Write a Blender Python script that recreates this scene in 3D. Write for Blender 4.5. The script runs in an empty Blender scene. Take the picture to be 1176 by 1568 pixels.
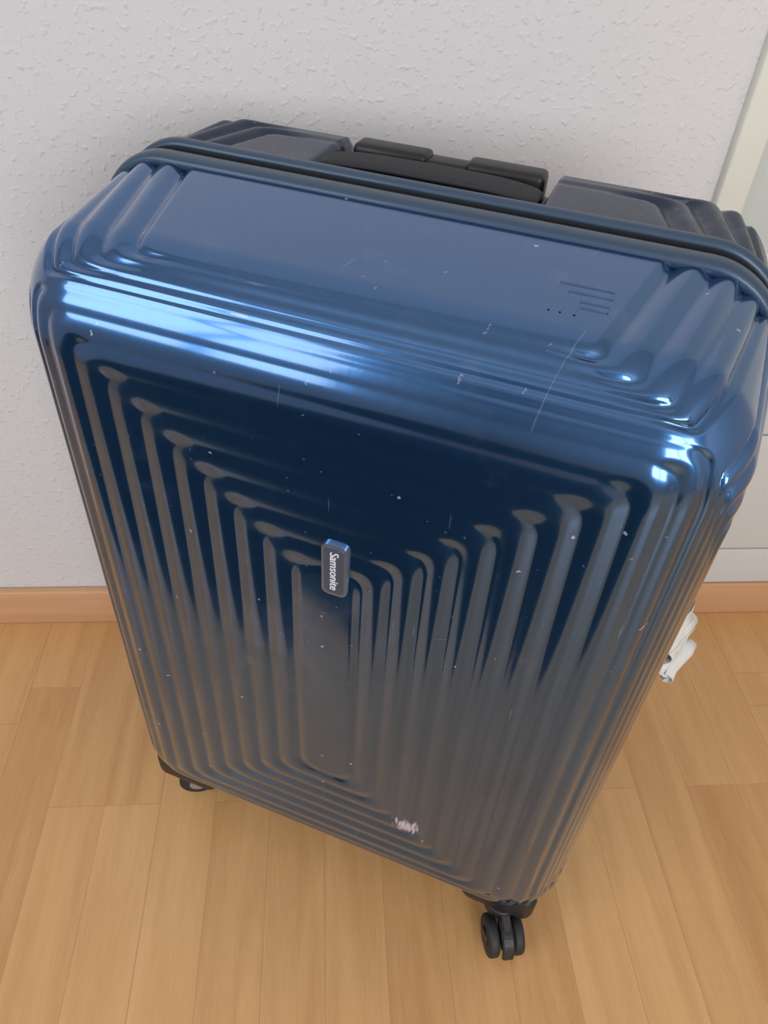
import bpy, bmesh, math
import numpy as np
from mathutils import Matrix, Vector
from mathutils.bvhtree import BVHTree

scene = bpy.context.scene
try:
    scene.view_settings.view_transform = 'Standard'
    scene.view_settings.look = 'None'
except Exception:
    pass
TH = math.radians(24.64)
C, S = math.cos(TH), math.sin(TH)
def rot(v):  # suitcase-aligned frame -> room frame (rotate -TH)
    return Vector((v[0]*C+v[1]*S, -v[0]*S+v[1]*C, v[2]))

# ------------------------------------------------------------ materials
def newmat(name):
    m = bpy.data.materials.new(name); m.use_nodes = True
    nt = m.node_tree
    return m, nt, nt.nodes['Principled BSDF']
def simple(name, col, rough=0.5, metal=0.0, coat=0.0, bump=0.0, bscale=200.0, var=0.0):
    m, nt, p = newmat(name)
    p.inputs['Base Color'].default_value = (*col, 1)
    p.inputs['Roughness'].default_value = rough
    p.inputs['Metallic'].default_value = metal
    p.inputs['Coat Weight'].default_value = coat
    tc = nt.nodes.new('ShaderNodeTexCoord')
    n = nt.nodes.new('ShaderNodeTexNoise'); n.inputs['Scale'].default_value = bscale
    nt.links.new(tc.outputs['Object'], n.inputs['Vector'])
    if bump > 0:
        b = nt.nodes.new('ShaderNodeBump'); b.inputs['Strength'].default_value = bump
        b.inputs['Distance'].default_value = 0.001
        nt.links.new(n.outputs['Fac'], b.inputs['Height']); nt.links.new(b.outputs['Normal'], p.inputs['Normal'])
    if var > 0:
        mx = nt.nodes.new('ShaderNodeMix'); mx.data_type = 'RGBA'
        mx.inputs['A'].default_value = (*[c*(1-var) for c in col], 1)
        mx.inputs['B'].default_value = (*[min(1, c*(1+var)) for c in col], 1)
        nt.links.new(n.outputs['Fac'], mx.inputs['Factor']); nt.links.new(mx.outputs['Result'], p.inputs['Base Color'])
    return m
def math_node(nt, op, a, b=None, c=None, clamp=False):
    n = nt.nodes.new('ShaderNodeMath'); n.operation = op; n.use_clamp = clamp
    for i, v in enumerate((a, b, c)):
        if v is None: continue
        if isinstance(v, (int, float)): n.inputs[i].default_value = v
        else: nt.links.new(v, n.inputs[i])
    return n.outputs[0]

def shell_mat(name, base, rbase, coat, metal=.9):
    m, nt, p = newmat(name)
    L = nt.links
    tc = nt.nodes.new('ShaderNodeTexCoord'); obj = tc.outputs['Object']
    n1 = nt.nodes.new('ShaderNodeTexNoise'); n1.inputs['Scale'].default_value = 9; n1.inputs['Detail'].default_value = 6
    L.new(obj, n1.inputs['Vector'])
    mp = nt.nodes.new('ShaderNodeMapping'); mp.inputs['Scale'].default_value = (1, 1, .22); L.new(obj, mp.inputs['Vector'])
    n2 = nt.nodes.new('ShaderNodeTexNoise'); n2.inputs['Scale'].default_value = 160; n2.inputs['Detail'].default_value = 4
    L.new(mp.outputs[0], n2.inputs['Vector'])
    r = math_node(nt, 'MULTIPLY_ADD', n1.outputs['Fac'], 0.18, rbase)
    r2 = math_node(nt, 'MULTIPLY_ADD', n2.outputs['Fac'], 0.08, r)
    L.new(r2, p.inputs['Roughness'])
    # unfolded surface coordinates so specks lie in the skin
    sx = nt.nodes.new('ShaderNodeSeparateXYZ'); L.new(obj, sx.inputs[0])
    ux = math_node(nt, 'MULTIPLY_ADD', sx.outputs['Y'], -.3, sx.outputs['X'])
    uz = math_node(nt, 'SUBTRACT', sx.outputs['Z'], sx.outputs['Y'])
    cu = nt.nodes.new('ShaderNodeCombineXYZ'); L.new(ux, cu.inputs[0]); L.new(uz, cu.inputs[1])
    nz = nt.nodes.new('ShaderNodeTexNoise'); nz.inputs['Scale'].default_value = 350
    L.new(obj, nz.inputs['Vector'])
    add = nt.nodes.new('ShaderNodeVectorMath'); add.operation = 'MULTIPLY_ADD'
    add.inputs[1].default_value = (.005, .005, 0)
    L.new(nz.outputs['Color'], add.inputs[0]); L.new(cu.outputs[0], add.inputs[2])
    def specks(scale, thr, dens, stretch=None):
        v = nt.nodes.new('ShaderNodeTexVoronoi'); v.voronoi_dimensions = '2D'; v.inputs['Scale'].default_value = scale
        src = add.outputs[0]
        if stretch:
            mm = nt.nodes.new('ShaderNodeMapping'); mm.inputs['Scale'].default_value = stretch[0]; mm.inputs['Rotation'].default_value = stretch[1]
            L.new(cu.outputs[0], mm.inputs['Vector']); src = mm.outputs[0]
        L.new(src, v.inputs['Vector'])
        near = math_node(nt, 'LESS_THAN', v.outputs['Distance'], thr)
        sep = nt.nodes.new('ShaderNodeSeparateColor'); L.new(v.outputs['Color'], sep.inputs[0])
        pick = math_node(nt, 'GREATER_THAN', sep.outputs[0], dens)
        return math_node(nt, 'MULTIPLY', near, pick)
    s1 = math_node(nt, 'MULTIPLY', specks(34, .042, .935), .7)
    s2 = math_node(nt, 'MULTIPLY', specks(75, .045, .93), .35)
    s3 = math_node(nt, 'MULTIPLY', specks(55, .028, .76, ((1, .07, 1), (0, 0, .10))), .18)
    s4 = math_node(nt, 'MULTIPLY', specks(48, .020, .80, ((.06, 1, 1), (0, 0, .25))), .18)
    sp = nt.nodes.new('ShaderNodeVectorMath'); sp.operation = 'DISTANCE'
    sp.inputs[1].default_value = (.094, .004, .214)
    L.new(obj, sp.inputs[0])
    nn = nt.nodes.new('ShaderNodeTexNoise'); nn.inputs['Scale'].default_value = 240; nn.inputs['Detail'].default_value = 6
    mps = nt.nodes.new('ShaderNodeMapping'); mps.inputs['Scale'].default_value = (1.2, .3, .3); mps.inputs['Rotation'].default_value = (0, .4, 0)
    L.new(obj, mps.inputs['Vector']); L.new(mps.outputs[0], nn.inputs['Vector'])
    dd = math_node(nt, 'MULTIPLY_ADD', sp.outputs['Value'], -24.0, 0.88)
    sc = math_node(nt, 'SUBTRACT', dd, nn.outputs['Fac'])
    sc = math_node(nt, 'MULTIPLY', sc, 5.0, clamp=True)
    tot = math_node(nt, 'MAXIMUM', math_node(nt, 'MAXIMUM', s1, sc), math_node(nt, 'MAXIMUM', s2, math_node(nt, 'MAXIMUM', s3, s4)))
    # cloudy abrasion around the middle-left of the face + faint everywhere
    n4 = nt.nodes.new('ShaderNodeTexNoise'); n4.inputs['Scale'].default_value = 16; n4.inputs['Detail'].default_value = 9; n4.inputs['Roughness'].default_value = .75
    L.new(obj, n4.inputs['Vector'])
    cp = nt.nodes.new('ShaderNodeVectorMath'); cp.operation = 'DISTANCE'; cp.inputs[1].default_value = (-.04, .004, .47)
    L.new(obj, cp.inputs[0])
    fall = math_node(nt, 'MULTIPLY_ADD', cp.outputs['Value'], -1.1, .15, clamp=True)
    hz = math_node(nt, 'ADD', math_node(nt, 'SUBTRACT', n4.outputs['Fac'], .57), fall)
    hz = math_node(nt, 'MULTIPLY', hz, .6, clamp=True)
    tot = math_node(nt, 'MAXIMUM', tot, hz)
    mx = nt.nodes.new('ShaderNodeMix'); mx.data_type = 'RGBA'
    mx.inputs['A'].default_value = (*base, 1)
    mx.inputs['B'].default_value = (0.50, 0.50, 0.60, 1)
    L.new(tot, mx.inputs['Factor']); L.new(mx.outputs['Result'], p.inputs['Base Color'])
    met = math_node(nt, 'MULTIPLY_ADD', tot, -metal, metal); L.new(met, p.inputs['Metallic'])
    p.inputs['Coat Weight'].default_value = coat
    p.inputs['Coat Roughness'].default_value = 0.09
    p.inputs['Coat IOR'].default_value = 1.65
    p.inputs['Coat Tint'].default_value = (.98, .96, 1.0, 1)
    b = nt.nodes.new('ShaderNodeBump'); b.inputs['Strength'].default_value = 0.05; b.inputs['Distance'].default_value = 0.001
    L.new(n2.outputs['Fac'], b.inputs['Height']); L.new(b.outputs['Normal'], p.inputs['Normal'])
    return m
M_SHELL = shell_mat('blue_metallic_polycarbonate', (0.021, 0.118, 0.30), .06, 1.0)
M_REAR_SHADED = shell_mat('blue_polycarbonate_shaded', (0.020, 0.036, 0.072), .22, .25, .7)  # same polycarbonate as the front, darkened for the shadowed wall it reflects
M_TRIM = simple('navy_satin_trim', (0.035, 0.068, 0.12), .42, .2, .2)
M_BLACK = simple('black_plastic', (0.012, 0.012, 0.014), .42, bump=.1, bscale=400)
M_ZIP = simple('zipper_tape', (0.003, 0.003, 0.004), .9, bump=.6, bscale=900)
M_STRAP = simple('charcoal_fabric_handle', (0.020, 0.020, 0.025), .7, bump=.6, bscale=1200, var=.2)
M_RUBBER = simple('wheel_rubber', (0.02, 0.02, 0.022), .6)
M_CHROME = simple('badge_metal', (0.50, 0.60, 0.72), .25, .9)
M_BADGE = simple('badge_dark', (0.10, 0.115, 0.16), .35, .4, .5)
M_TXT = simple('badge_lettering', (0.85, 0.87, 0.92), .4, .1)
M_PAPER = simple('tag_paper', (0.75, 0.74, 0.72), .6, bump=.2, bscale=150)
M_GREY = simple('wheel_hub', (0.35, 0.36, 0.38), .35, .5)

def plaster():
    m, nt, p = newmat('woodchip_plaster'); L = nt.links
    tc = nt.nodes.new('ShaderNodeTexCoord')
    n = nt.nodes.new('ShaderNodeTexNoise'); n.inputs['Scale'].default_value = 130; n.inputs['Detail'].default_value = 1.5
    L.new(tc.outputs['Object'], n.inputs['Vector'])
    rp = nt.nodes.new('ShaderNodeValToRGB'); rp.color_ramp.elements[0].position = .56; rp.color_ramp.elements[1].position = .78
    L.new(n.outputs['Fac'], rp.inputs[0])
    n2 = nt.nodes.new('ShaderNodeTexNoise'); n2.inputs['Scale'].default_value = 60; n2.inputs['Detail'].default_value = 3
    L.new(tc.outputs['Object'], n2.inputs['Vector'])
    h = math_node(nt, 'MULTIPLY_ADD', n2.outputs['Fac'], 0.5, rp.outputs['Color'])
    b = nt.nodes.new('ShaderNodeBump'); b.inputs['Strength'].default_value = 0.5; b.inputs['Distance'].default_value = 0.002
    L.new(h, b.inputs['Height']); L.new(b.outputs['Normal'], p.inputs['Normal'])
    p.inputs['Base Color'].default_value = (0.68, 0.67, 0.68, 1); p.inputs['Roughness'].default_value = .85
    return m
M_WALL = plaster()
M_CEIL = simple('ceiling_paint', (0.8, 0.8, 0.79), .9)

def wood_floor():
    m, nt, p = newmat('beech_laminate'); L = nt.links
    tc = nt.nodes.new('ShaderNodeTexCoord')
    mp = nt.nodes.new('ShaderNodeMapping'); mp.inputs['Rotation'].default_value = (0, 0, math.radians(90))
    L.new(tc.outputs['Object'], mp.inputs['Vector'])
    def brick(scale_w, scale_h, mort, off=.37):
        b = nt.nodes.new('ShaderNodeTexBrick'); b.inputs['Scale'].default_value = 1
        b.inputs['Brick Width'].default_value = scale_w; b.inputs['Row Height'].default_value = scale_h
        b.inputs['Mortar Size'].default_value = mort; b.inputs['Mortar Smooth'].default_value = .3
        b.inputs['Color1'].default_value = (0, 0, 0, 1); b.inputs['Color2'].default_value = (1, 1, 1, 1)
        b.inputs['Mortar'].default_value = (.5, .5, .5, 1); b.offset = off; b.offset_frequency = 3
        b.squash = 1.0
        L.new(mp.outputs[0], b.inputs['Vector']); return b
    b1 = brick(.52, .074, .0006)
    b2 = brick(1.3, .222, .0010, .5)
    g = nt.nodes.new('ShaderNodeMapping'); g.inputs['Scale'].default_value = (30, 2.0, 1)
    L.new(tc.outputs['Object'], g.inputs['Vector'])
    addv = nt.nodes.new('ShaderNodeVectorMath'); addv.operation = 'ADD'
    sc = nt.nodes.new('ShaderNodeVectorMath'); sc.operation = 'SCALE'; sc.inputs['Scale'].default_value = 20
    L.new(b1.outputs['Color'], sc.inputs[0]); L.new(g.outputs[0], addv.inputs[0]); L.new(sc.outputs[0], addv.inputs[1])
    n = nt.nodes.new('ShaderNodeTexNoise'); n.inputs['Scale'].default_value = 1; n.inputs['Detail'].default_value = 5; n.inputs['Distortion'].default_value = .9
    L.new(addv.outputs[0], n.inputs['Vector'])
    g2 = nt.nodes.new('ShaderNodeMapping'); g2.inputs['Scale'].default_value = (400, 28, 1)
    L.new(tc.outputs['Object'], g2.inputs['Vector'])
    n2 = nt.nodes.new('ShaderNodeTexNoise'); n2.inputs['Scale'].default_value = 1; n2.inputs['Detail'].default_value = 2
    L.new(g2.outputs[0], n2.inputs['Vector'])
    f = math_node(nt, 'MULTIPLY_ADD', b1.outputs['Color'], .30, -.03)
    f = math_node(nt, 'MULTIPLY_ADD', n.outputs['Fac'], .80, f)
    f = math_node(nt, 'MULTIPLY_ADD', n2.outputs['Fac'], .26, f)
    rp = nt.nodes.new('ShaderNodeValToRGB')
    e = rp.color_ramp.elements
    e[0].position = .2; e[0].color = (0.49, 0.232, 0.080, 1)
    e[1].position = .95; e[1].color = (0.77, 0.455, 0.195, 1)
    L.new(f, rp.inputs[0])
    mm = math_node(nt, 'MAXIMUM', b1.outputs['Fac'], b2.outputs['Fac'])
    mm = math_node(nt, 'MULTIPLY', mm, .25)
    mx = nt.nodes.new('ShaderNodeMix'); mx.data_type = 'RGBA'
    mx.inputs['B'].default_value = (.25, .11, .04, 1)
    L.new(mm, mx.inputs['Factor']); L.new(rp.outputs['Color'], mx.inputs['A'])
    L.new(mx.outputs['Result'], p.inputs['Base Color'])
    p.inputs['Roughness'].default_value = .28
    b = nt.nodes.new('ShaderNodeBump'); b.inputs['Strength'].default_value = .08; b.inputs['Distance'].default_value = .001
    L.new(n2.outputs['Fac'], b.inputs['Height']); L.new(b.outputs['Normal'], p.inputs['Normal'])
    return m
M_FLOOR = wood_floor()
def base_wood():
    m, nt, p = newmat('beech_trim'); L = nt.links
    tc = nt.nodes.new('ShaderNodeTexCoord')
    mp = nt.nodes.new('ShaderNodeMapping'); mp.inputs['Scale'].default_value = (3, 20, 60); L.new(tc.outputs['Object'], mp.inputs['Vector'])
    n = nt.nodes.new('ShaderNodeTexNoise'); n.inputs['Scale'].default_value = 1; n.inputs['Detail'].default_value = 4; L.new(mp.outputs[0], n.inputs['Vector'])
    rp = nt.nodes.new('ShaderNodeValToRGB'); rp.color_ramp.elements[0].color = (.55, .29, .15, 1); rp.color_ramp.elements[1].color = (.70, .42, .24, 1)
    L.new(n.outputs['Fac'], rp.inputs[0]); L.new(rp.outputs['Color'], p.inputs['Base Color']); p.inputs['Roughness'].default_value = .4
    return m
M_BASE = base_wood()
M_DOORW = simple('white_lacquer', (0.66, 0.68, 0.67), .45)
M_DOORC = simple('cream_frame', (0.72, 0.73, 0.66), .45)
M_GAP = simple('panel_gap', (0.12, 0.12, 0.12), .8)
M_GLASS = simple('door_infill', (0.55, 0.59, 0.56), .6)
M_ADDED_RUG = simple('added_dark_rug', (0.013, 0.013, 0.02), .95, bump=.8, bscale=500, var=.4)  # dark floor covering, added unseen to darken the shell's reflections

# ------------------------------------------------------------ mesh helpers
def link(o): scene.collection.objects.link(o); return o
def empty(name, loc=(0, 0, 0), rz=0.0):
    e = bpy.data.objects.new(name, None); e.location = loc; e.rotation_euler = (0, 0, rz); e.empty_display_size = .1
    return link(e)
def mesh_np(name, V, F, mat, smooth=True, parent=None, merge=0.0):
    me = bpy.data.meshes.new(name); me.from_pydata(V.tolist() if hasattr(V, 'tolist') else V, [], F.tolist() if hasattr(F, 'tolist') else F)
    bm = bmesh.new(); bm.from_mesh(me)
    if merge > 0: bmesh.ops.remove_doubles(bm, verts=bm.verts, dist=merge)
    bmesh.ops.recalc_face_normals(bm, faces=bm.faces); bm.to_mesh(me); bm.free()
    if smooth:
        for p in me.polygons: p.use_smooth = True
    me.materials.append(mat)
    o = link(bpy.data.objects.new(name, me))
    if parent: o.parent = parent
    return o
def box(name, lo, hi, mat, parent=None, bevel=0.0, seg=3):
    bm = bmesh.new(); bmesh.ops.create_cube(bm, size=1)
    for v in bm.verts:
        v.co = Vector([lo[i] + (v.co[i]+.5)*(hi[i]-lo[i]) for i in range(3)])
    if bevel > 0:
        bmesh.ops.bevel(bm, geom=bm.edges[:], offset=bevel, segments=seg, affect='EDGES', profile=.5)
    me = bpy.data.meshes.new(name); bm.to_mesh(me); bm.free()
    if bevel > 0:
        for p in me.polygons: p.use_smooth = True
    me.materials.append(mat); o = link(bpy.data.objects.new(name, me))
    if parent: o.parent = parent
    return o
def cyl(name, c, axis, r, h, mat, parent=None, seg=40, bevel=0.003):
    bm = bmesh.new(); bmesh.ops.create_cone(bm, cap_ends=True, segments=seg, radius1=r, radius2=r, depth=h)
    if bevel > 0:
        ed = [e for e in bm.edges if abs(e.verts[0].co.z-e.verts[1].co.z) < 1e-6]
        bmesh.ops.bevel(bm, geom=ed, offset=bevel, segments=3, affect='EDGES', profile=.5)
    q = Vector((0, 0, 1)).rotation_difference(Vector(axis)).to_matrix().to_4x4()
    bmesh.ops.transform(bm, matrix=Matrix.Translation(c) @ q, verts=bm.verts)
    me = bpy.data.meshes.new(name); bm.to_mesh(me); bm.free()
    for p in me.polygons: p.use_smooth = True
    me.materials.append(mat); o = link(bpy.data.objects.new(name, me))
    try:
        me.set_sharp_from_angle(angle=math.radians(40))
    except Exception: pass
    if parent: o.parent = parent
    return o

# ------------------------------------------------------------ suitcase
CAMZ = 1.012
FY = .376
case = empty('suitcase', rot((-.171, FY, 0)), -TH)
HX, HZ, ZC = .273, .374, .431
ZIPY = .172
RX, RZ = .066, .082      # corner radii of the body outline
RECX = -.008   # centre of the handle recess
A = .0024

def smin(a, b, k):
    h = np.clip(.5+.5*(b-a)/k, 0, 1)
    return b*(1-h)+a*h - k*h*(1-h)
def sstep(x, a, b):
    t = np.clip((x-a)/(b-a), 0, 1); return t*t*(3-2*t)
def ribs(d, d0, n, pitch, amp=A, pw=.6):
    t = (d-d0)/pitch
    f = t-np.floor(t)
    c = .5-.5*np.cos(2*np.pi*f)
    h = c**pw
    h = np.where(t < 0, 1.0 - sstep(d, max(0, d0-.008), d0), h)
    h = np.where(t > n, sstep(t, n, n+.35), h)
    return amp*(h-1.0)

def build_shell(name, sgn, depth, step, rv, draft, front_n, mat, off_y, amp_flap, fk):
    nx = int(round(2*HX/step)); nz = int(round(2*HZ/step)); ny = int(round(depth/step))
    xs = np.linspace(-HX, HX, nx+1); zs = np.linspace(-HZ, HZ, nz+1); ss = np.linspace(0, depth, ny+1)
    Vs = []; Fs = []; off = 0
    def grid(a, b):
        n1, n2 = len(a), len(b)
        i, j = np.meshgrid(np.arange(n1-1), np.arange(n2-1), indexing='ij')
        k = (i*n2+j).ravel()
        return np.stack([k, k+n2, k+n2+1, k+1], 1)
    faces = []
    X, Z = np.meshgrid(xs, zs, indexing='ij')
    dx = HX-np.abs(X); dz = (HZ-np.abs(Z))*np.where(Z > 0, 1.08, 1.22)
    d = smin(dx, dz, .022)
    w = np.where(Z > 0, 1-.80*sstep(dx-dz, -.004, .024), 1-.25*sstep(dx-dz, -.002, .03))
    faces.append((X, np.full_like(X, depth), Z, ribs(d, .016, front_n, .0250, A*w), grid(xs, zs)))
    def flap(U, HU, Y):
        a = HU-np.abs(U)-.030*Y/depth; b = (depth-Y)*fk
        d = smin(a, b, .018)
        d = np.maximum(d, 0)
        # ribs running along the front edge are shallower than those running to the zipper
        w = 1-.82*sstep(a-b, 0, .045)
        return ribs(d, .008, 3, .0255, amp_flap*w)
    for sg in (1, -1):
        X, Y = np.meshgrid(xs, ss, indexing='ij')
        faces.append((X, Y, np.full_like(X, sg*HZ), flap(X, HX, Y), grid(xs, ss)))
        Z, Y = np.meshgrid(zs, ss, indexing='ij')
        faces.append((np.full_like(Z, sg*HX), Y, Z, flap(Z, HZ, Y), grid(zs, ss)))
    for X, Y, Z, h, G in faces:
        P = np.stack([X.ravel(), Y.ravel(), Z.ravel()], 1); h = h.ravel()
        inner = P.copy()
        inner[:, 0] = np.clip(P[:, 0], -(HX-rv[0]), HX-rv[0])
        inner[:, 2] = np.clip(P[:, 2], -(HZ-rv[2]), HZ-rv[2])
        inner[:, 1] = np.minimum(P[:, 1], depth-rv[1])
        q = (P-inner)/np.array(rv)
        L = np.linalg.norm(q, axis=1, keepdims=True); q = q/np.maximum(L, 1e-9)
        n = q/np.array(rv); n /= np.linalg.norm(n, axis=1, keepdims=True)
        R = inner+q*np.array(rv)+n*h[:, None]*(sstep(P[:, 1], 0, .016))[:, None]
        s = R[:, 1]/depth
        R[:, 0] *= 1-draft[0]*s
        zt = 1-draft[1]*s; zb = 1-draft[2]*s
        w = sstep(R[:, 2], -HZ, HZ)
        R[:, 2] *= (zb*(1-w)+zt*w)
        if sgn > 0:   # rear shell: handle recess on top
            m = (1-sstep(np.abs(R[:, 0]-RECX), .083, .094))*sstep(R[:, 2], HZ-.06, HZ-.03)*sstep(s, .03, .10)
            R[:, 2] -= .030*m
        out = np.stack([R[:, 0], ZIPY+sgn*(R[:, 1]+off_y), R[:, 2]+ZC], 1)
        Vs.append(out); Fs.append(G+off); off += len(out)
    return mesh_np(name, np.concatenate(Vs), np.concatenate(Fs), mat, True, case, merge=.00012)

front = build_shell('front_shell', -1, ZIPY-.010, .0020, (RX, .056, RZ), (.035, .06, .02), 9, M_SHELL, .010, .0040, 2.4)
build_shell('rear_shell', +1, .122, .0030, (RX, .035, RZ), (.04, .0, .03), 9, M_REAR_SHADED, .008, .0055, 1.7)

def contour(off, n=16):
    pts = []; hx, hz = HX+off, HZ+off; rx = RX+off; rz = RZ+off
    for cx, cz, a0 in ((1, 1, 0), (-1, 1, 90), (-1, -1, 180), (1, -1, 270)):
        for i in range(n+1):
            a = math.radians(a0+90*i/n)
            pts.append((cx*(hx-rx)+rx*math.cos(a), cz*(hz-rz)+rz*math.sin(a)))
    return pts
def ring(name, prof, mat):
    V = []; F = []
    m = len(prof); cs = [contour(o+.0005) for o, y in prof]; N = len(cs[0])
    for i in range(N):
        for j, (o, y) in enumerate(prof):
            V.append((cs[j][i][0], ZIPY+y, cs[j][i][1]+ZC))
    for i in range(N):
        for j in range(m):
            i2 = (i+1) % N; j2 = (j+1) % m
            F.append((i*m+j, i2*m+j, i2*m+j2, i*m+j2))
    return mesh_np(name, V, F, mat, True, case)
ring('front_trim', [(-.006, -.026), (-.001, -.0255), (.0012, -.024), (.0024, -.020), (.0024, -.012), (.0014, -.0088), (-.001, -.008), (-.006, -.008)], M_TRIM)
ring('rear_trim', [(-.006, .020), (.0005, .0195), (.003, .0175), (.0042, .014), (.0042, .010), (.003, .0065), (0, .0058), (-.006, .006)], M_TRIM)
ring('zipper', [(-.008, -.0085), (-.0015, -.0085), (-.0008, -.002), (.0006, -.0015), (.0006, .0015), (-.0008, .002), (-.0015, .0065), (-.008, .0065)], M_ZIP)

# small embossed mark on the top panel, draped on the shell surface
bvh = BVHTree.FromPolygons([v.co.copy() for v in front.data.vertices], [tuple(p.vertices) for p in front.data.polygons])
V = []; F = []
def strip(p, q, w=.0012):
    n = 12; (x0, y0), (x1, y1) = p, q
    L = math.hypot(x1-x0, y1-y0); nx_, ny_ = -(y1-y0)/L*w/2, (x1-x0)/L*w/2
    b0 = len(V)
    for i in range(n+1):
        t = i/n
        for sx_, dz_ in ((-1.6, -.0004), (-.5, .0007), (.5, .0007), (1.6, -.0004)):
            x = x0+(x1-x0)*t+nx_*sx_; y = y0+(y1-y0)*t+ny_*sx_
            hit = bvh.ray_cast(Vector((x, y, 1.2)), Vector((0, 0, -1)))
            V.append((x, y, hit[0].z+dz_))
    for i in range(n):
        for k in range(3):
            F.append((b0+i*4+k, b0+(i+1)*4+k, b0+(i+1)*4+k+1, b0+i*4+k+1))
mx0, my0 = .120, .066
k_ = .88
for dx_, dy_, lx, ly in ((0, 0, .040, .036), (.008, 0, .032, .027), (.018, 0, .022, .017)):
    yt = my0+ly*k_
    strip((mx0+dx_*k_, my0), (mx0+dx_*k_, yt)); strip((mx0+dx_*k_, yt), (mx0+(dx_+lx)*k_, yt))
strip((mx0+.040*k_, my0+.036*k_), (mx0+.039*k_, my0+.027*k_)); strip((mx0+.040*k_, my0+.017*k_), (mx0+.039*k_, my0+.010*k_)); strip((mx0+.020*k_, my0+.010*k_), (mx0+.039*k_, my0+.010*k_))
mesh_np('embossed_mark', V, F, M_SHELL, True, case)

def rounded_plate(name, w, h, r, y0, y1, cx, cz, mat, bev):
    bm = bmesh.new(); vs = []
    for sx, sz, a0 in ((1, 1, 0), (-1, 1, 90), (-1, -1, 180), (1, -1, 270)):
        for i in range(9):
            a = math.radians(a0+90*i/8)
            vs.append(bm.verts.new((cx+sx*(w/2-r)+r*math.cos(a), y1, cz+sz*(h/2-r)+r*math.sin(a))))
    f = bm.faces.new(vs)
    ex = bmesh.ops.extrude_face_region(bm, geom=[f])
    nv = [g for g in ex['geom'] if isinstance(g, bmesh.types.BMVert)]
    for v in nv: v.co.y = y0
    ed = [e for e in bm.edges if all(v.co.y == y0 for v in e.verts)]
    bmesh.ops.bevel(bm, geom=ed, offset=bev, segments=3, affect='EDGES', profile=.5)
    bmesh.ops.recalc_face_normals(bm, faces=bm.faces)
    me = bpy.data.meshes.new(name); bm.to_mesh(me); bm.free(); me.materials.append(mat)
    for p in me.polygons: p.use_smooth = True
    try: me.set_sharp_from_angle(angle=math.radians(35))
    except Exception: pass
    o = link(bpy.data.objects.new(name, me)); o.parent = case; return o
BZ = .578; BX = .009
rounded_plate('badge_rim', .0215, .055, .006, -.003, .004, BX, BZ, M_CHROME, .0018)
rounded_plate('badge_plate', .0165, .0495, .004, -.0034, .001, BX, BZ, M_BADGE, .0003)
fc = bpy.data.curves.new('badge_text', 'FONT'); fc.body = 'Samsonite'; fc.size = .0102; fc.extrude = .0003
fc.align_x = 'CENTER'; fc.align_y = 'CENTER'; fc.materials.append(M_TXT)
to = link(bpy.data.objects.new('badge_text', fc)); to.parent = case
to.location = (BX, -.0037, BZ)
xax = Vector((0, 0, -1)); zax = Vector((0, -1, 0)); yax = zax.cross(xax)
to.rotation_euler = Matrix((xax, yax, zax)).transposed().to_euler()

def bar(name, pts, w, t, mat, n=12):
    V = []; F = []
    for k, (x, y, z, sw) in enumerate(pts):
        for i in range(n):
            a = 2*math.pi*i/n
            ca, sa = math.cos(a), math.sin(a)
            sq = lambda u: math.copysign(abs(u)**.6, u)
            V.append((x, y+w/2*sq(ca)*sw, z+t/2*sq(sa)*sw))
    for k in range(len(pts)-1):
        for i in range(n):
            j = (i+1) % n
            F.append((k*n+i, (k+1)*n+i, (k+1)*n+j, k*n+j))
    F.append(tuple(range(n))); F.append(tuple(range((len(pts)-1)*n, len(pts)*n)))
    return mesh_np(name, V, F, mat, True, case)
TOP = ZC+HZ
pts = []
for i in range(33):
    u = -1+2*i/32
    pts.append((RECX+u*.088, ZIPY+.038, TOP-.001+.005*(1-abs(u)**4), 1.0 if abs(u) < .97 else .8))
bar('carry_handle', pts, .030, .006, M_STRAP)
for sx in (-1, 1):
    box('carry_handle_mount', (RECX+sx*.074-.011, ZIPY+.018, TOP-.034), (RECX+sx*.074+.011, ZIPY+.058, TOP-.004), M_BLACK, case, .004)
for nm, a, b in (('trolley_grip_left', -.082, -.016), ('trolley_grip_right', .016, .082)):
    box(nm, (RECX+a, ZIPY+.082, TOP-.030), (RECX+b, ZIPY+.106, TOP+.001), M_BLACK, case, .005)
box('trolley_grip_button', (RECX-.022, ZIPY+.084, TOP-.030), (RECX+.022, ZIPY+.104, TOP-.003), M_BLACK, case, .003)
box('trolley_housing', (RECX-.085, ZIPY+.060, TOP-.045), (RECX+.085, ZIPY+.110, TOP-.022), M_BLACK, case, .004)
XR = HX
def zbar(name, pts, w, t, mat, n=10):
    V = []; F = []
    for (x, y, z) in pts:
        for i in range(n):
            a = 2*math.pi*i/n
            V.append((x+t/2*math.cos(a), y+w/2*math.sin(a), z))
    for k in range(len(pts)-1):
        for i in range(n):
            j = (i+1) % n; F.append((k*n+i, (k+1)*n+i, (k+1)*n+j, k*n+j))
    F.append(tuple(range(n))); F.append(tuple(range((len(pts)-1)*n, len(pts)*n)))
    return mesh_np(name, V, F, mat, True, case)
zbar('side_handle', [(XR-.012+.018*(1-abs(-1+2*i/24)**4), ZIPY+.045, ZC-.09+.18*i/24) for i in range(25)], .024, .009, M_STRAP)
V = []; F = []
N = 90
for i in range(N):
    t = i/(N-1)
    a = t*2*math.pi
    x = XR+.021+.019*math.sin(a*.5)*(1+.30*math.sin(a*3))
    z = ZC+.004-.080*math.sin(a/2)+.005*math.sin(9*a)
    x += .004*math.sin(13*a+1)
    yy = ZIPY+.028+.034*t
    for k in range(5):
        s = k/4-.5
        V.append((x+.016*s+.002*math.sin(5*a+6*s), yy+.044*s, z+.016*s))
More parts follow.
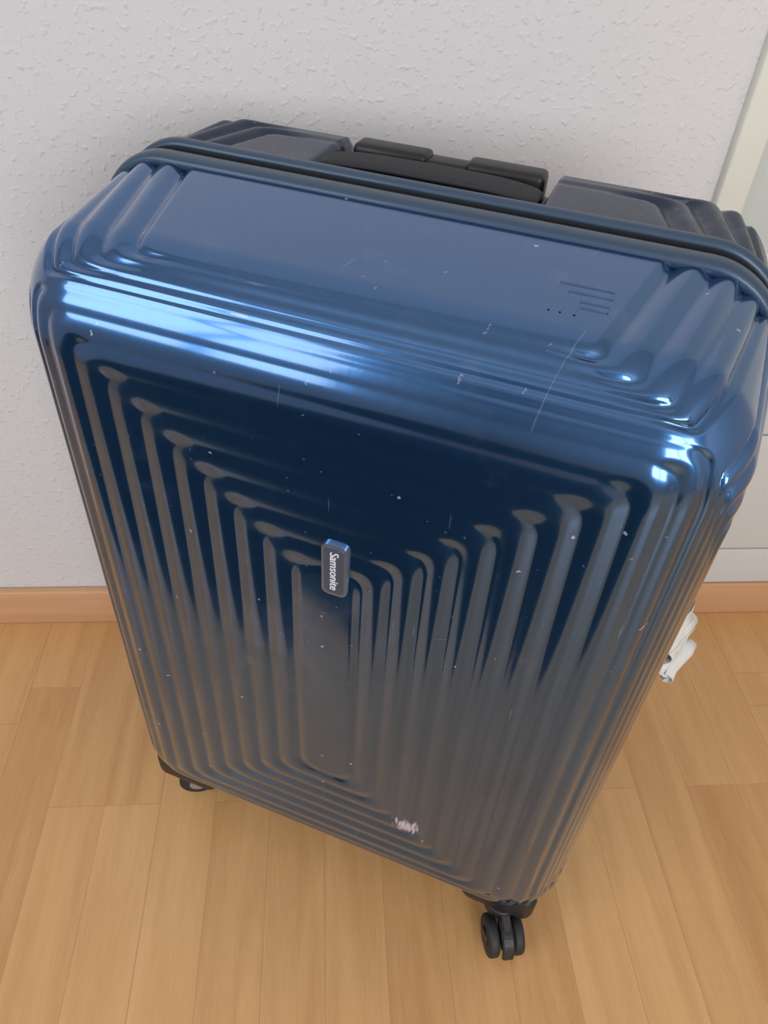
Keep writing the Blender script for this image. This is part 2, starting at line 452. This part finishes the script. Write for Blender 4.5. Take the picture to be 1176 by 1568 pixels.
for i in range(N-1):
    for k in range(4):
        F.append((i*5+k, (i+1)*5+k, (i+1)*5+k+1, i*5+k+1))
tg = mesh_np('paper_tag', V, F, M_PAPER, True, case)
sm = tg.modifiers.new('s', 'SOLIDIFY'); sm.thickness = .0006
box('side_sticker', (XR-.016, .082, .15), (XR-.0085, .105, .172), M_PAPER, case, .0005)

# wheels
BOT = ZC-HZ
WR = .0245
def wheel(tag, cx, cy, yaw, tr=.018):
    e = empty('wheel_'+tag, (cx, cy, 0), yaw); e.parent = case
    cyl('swivel', (0, 0, .056), (0, 0, 1), .021, .016, M_BLACK, e)
    bm = bmesh.new()
    prof = [(.016, .064), (-.012, .064), (-.028-tr*.3, .052), (-.020-tr, .034), (-.018-tr, .020), (-.006-tr, .024), (-.008, .038), (.010, .042), (.018, .050)]
    w = .005
    vs0 = [bm.verts.new((-w, y, z)) for y, z in prof]; vs1 = [bm.verts.new((w, y, z)) for y, z in prof]
    bm.faces.new(vs0); bm.faces.new(list(reversed(vs1)))
    for i in range(len(prof)):
        j = (i+1) % len(prof); bm.faces.new((vs0[i], vs1[i], vs1[j], vs0[j]))
    bmesh.ops.bevel(bm, geom=bm.edges[:], offset=.0012, segments=2, affect='EDGES')
    bmesh.ops.recalc_face_normals(bm, faces=bm.faces)
    me = bpy.data.meshes.new('fork'); bm.to_mesh(me); bm.free(); me.materials.append(M_BLACK)
    o = link(bpy.data.objects.new('fork', me)); o.parent = e
    V = []; F = []
    K = 18
    for i in range(K+1):
        a = math.radians(0+150*i/K)
        for j, (xx, rr) in enumerate(((-.0075, .0265), (-.0055, .029), (.0055, .029), (.0075, .0265), (.0055, .0255), (-.0055, .0255))):
            V.append((xx, -tr-rr*math.cos(a), WR+rr*math.sin(a)))
    for i in range(K):
        for j in range(6):
            j2 = (j+1) % 6; F.append((i*6+j, (i+1)*6+j, (i+1)*6+j2, i*6+j2))
    mesh_np('mudguard', V, F, M_BLACK, False, e)
    for sx in (-1, 1):
        cyl('tyre', (sx*.0150, -tr, WR), (1, 0, 0), WR, .013, M_RUBBER, e, bevel=.004)
        cyl('hub', (sx*.0220, -tr, WR), (1, 0, 0), .011, .004, M_GREY if tag == 'front_left' else M_BLACK, e, bevel=.001)
WX = .208
wheel('front_right', WX+.006, .036, math.radians(28), .028)
wheel('front_left', -WX+.006, .066, math.radians(-60))
wheel('rear_right', WX, .250, math.radians(150))
wheel('rear_left', -WX, .250, math.radians(200))
for sx in (-1, 1):
    for yy in (.060, .240):
        box('wheel_housing', (sx*WX-.044, yy-.042, BOT-.001), (sx*WX+.044, yy+.042, BOT+.050), M_BLACK, case, .014, 4)

# ------------------------------------------------------------ room
WY = .853; XL, XRm, YB, H = -1.9, 2.0, -2.7, 2.5
T = .12
fl = box('floor', (XL, YB, -.05), (XRm, WY, 0), M_FLOOR)
box('wall_front', (XL, WY, 0), (XRm, WY+T, H), M_WALL)
box('ceiling', (XL, YB, H), (XRm, WY, H+.1), M_CEIL)
def wall_with_added_window_x(name, x0, x1, ya, yb, za, zb):
    e = empty(name)
    box('below', (x0, YB, 0), (x1, WY, za), M_WALL, e); box('above', (x0, YB, zb), (x1, WY, H), M_WALL, e)
    box('side_a', (x0, YB, za), (x1, ya, zb), M_WALL, e); box('side_b', (x0, yb, za), (x1, WY, zb), M_WALL, e)
def wall_with_added_window_y(name, y0, y1, xa, xb, za, zb):
    e = empty(name)
    box('below', (XL, y0, 0), (XRm, y1, za), M_WALL, e); box('above', (XL, y0, zb), (XRm, y1, H), M_WALL, e)
    box('side_a', (XL, y0, za), (xa, y1, zb), M_WALL, e); box('side_b', (xb, y0, za), (XRm, y1, zb), M_WALL, e)
wall_with_added_window_x('wall_left', XL-T, XL, -1.6, -.1, .9, 2.25)  # wall opening added to let in soft light
box('wall_right', (XRm, YB, 0), (XRm+T, WY, H), M_WALL)
wall_with_added_window_y('wall_back', YB-T, YB, -.2, 1.4, .9, 2.25)  # another added opening, behind the camera
def added_window(name, axis, pos, a, b, za, zb):  # frames of windows added out of view for soft light on the shell
    e = empty(name)
    def bb(n, l0, l1, z0, z1):
        if axis == 'x': box(n, (pos, l0, z0), (pos+.05, l1, z1), M_DOORW, e, .004)
        else: box(n, (l0, pos, z0), (l1, pos+.05, z1), M_DOORW, e, .004)
    bb('frame_bottom', a, b, za, za+.06); bb('frame_top', a, b, zb-.06, zb)
    bb('frame_a', a, a+.06, za, zb); bb('frame_b', b-.06, b, za, zb); m = (a+b)/2; bb('mullion', m-.04, m+.04, za, zb)
added_window('added_window_1', 'x', XL-.07, -1.6, -.1, .9, 2.25)
added_window('added_window_2', 'y', YB-.07, -.2, 1.4, .9, 2.25)
def area(name, loc, target_dir, sx, sy, power, col):
    l = bpy.data.lights.new(name, 'AREA'); l.shape = 'RECTANGLE'; l.size = sx; l.size_y = sy; l.energy = power; l.color = col
    o = link(bpy.data.objects.new(name, l)); o.location = loc
    o.rotation_euler = Vector(target_dir).to_track_quat('-Z', 'Y').to_euler(); return o
area('added_window_light_left', (XL-.10, -.85, 1.575), (1, 0, 0), 1.45, 1.3, 25, (.94, .97, 1))  # lamp in the added left opening, an assumed daylight source
area('added_window_light_back', (.6, YB-.10, 1.575), (0, 1, 0), 1.55, 1.3, 60, (.97, .985, 1))  # second added lamp, unseen behind the camera, for soft light
box('added_rug', (-1.75, -2.0, 0), (-.16, .12, .008), M_ADDED_RUG, None, .003)  # added out of view; gives the shell something dark to reflect

box('baseboard_front', (XL, WY-.014, 0), (XRm, WY, .074), M_BASE, None, .003)
d = empty('door_1')
X0 = .439
box('frame_strip', (X0, WY-.012, .075), (X0+.034, WY+.002, 2.05), M_DOORC, d, .003)
box('header', (X0, WY-.012, 2.05), (1.35, WY+.002, 2.10), M_DOORC, d, .003)
box('frame_strip_far', (1.32, WY-.012, .075), (1.35, WY+.002, 2.05), M_DOORC, d, .003)
box('pane', (X0+.034, WY-.004, .65), (1.32, WY+.002, 2.05), M_GLASS, d)
box('rail', (X0+.034, WY-.010, .610), (1.32, WY+.002, .650), M_DOORW, d, .003)
box('backing', (X0+.034, WY-.003, .075), (1.32, WY+.001, .610), M_GAP, d)
box('panel_top', (X0+.034, WY-.009, .385), (1.32, WY-.001, .610), M_DOORW, d, .0015)
box('panel_mid', (X0+.034, WY-.009, .156), (1.32, WY-.001, .382), M_DOORW, d, .0015)
box('panel_low', (X0+.034, WY-.009, .075), (1.32, WY-.001, .153), M_DOORW, d, .0015)

w = bpy.data.worlds.new('World'); scene.world = w; w.use_nodes = True
bg = w.node_tree.nodes['Background']; bg.inputs['Color'].default_value = (.8, .88, 1, 1); bg.inputs['Strength'].default_value = 1.0

# ------------------------------------------------------------ camera
ex = rot((0.9317, 0.3599, 0.0503)); ez = -rot((-0.2347, 0.7013, -0.6731))
ez.normalize(); ex = (ex-ez*ex.dot(ez)).normalized(); ey = ez.cross(ex)
cd = bpy.data.cameras.new('camera'); cam = link(bpy.data.objects.new('camera', cd))
Mx = Matrix((ex, ey, ez)).transposed().to_4x4(); Mx.translation = Vector((0, 0, CAMZ))
cam.matrix_world = Mx
cd.sensor_fit = 'VERTICAL'; cd.sensor_height = 36; cd.lens = 36*1178/1568; cd.clip_start = .01
scene.camera = cam
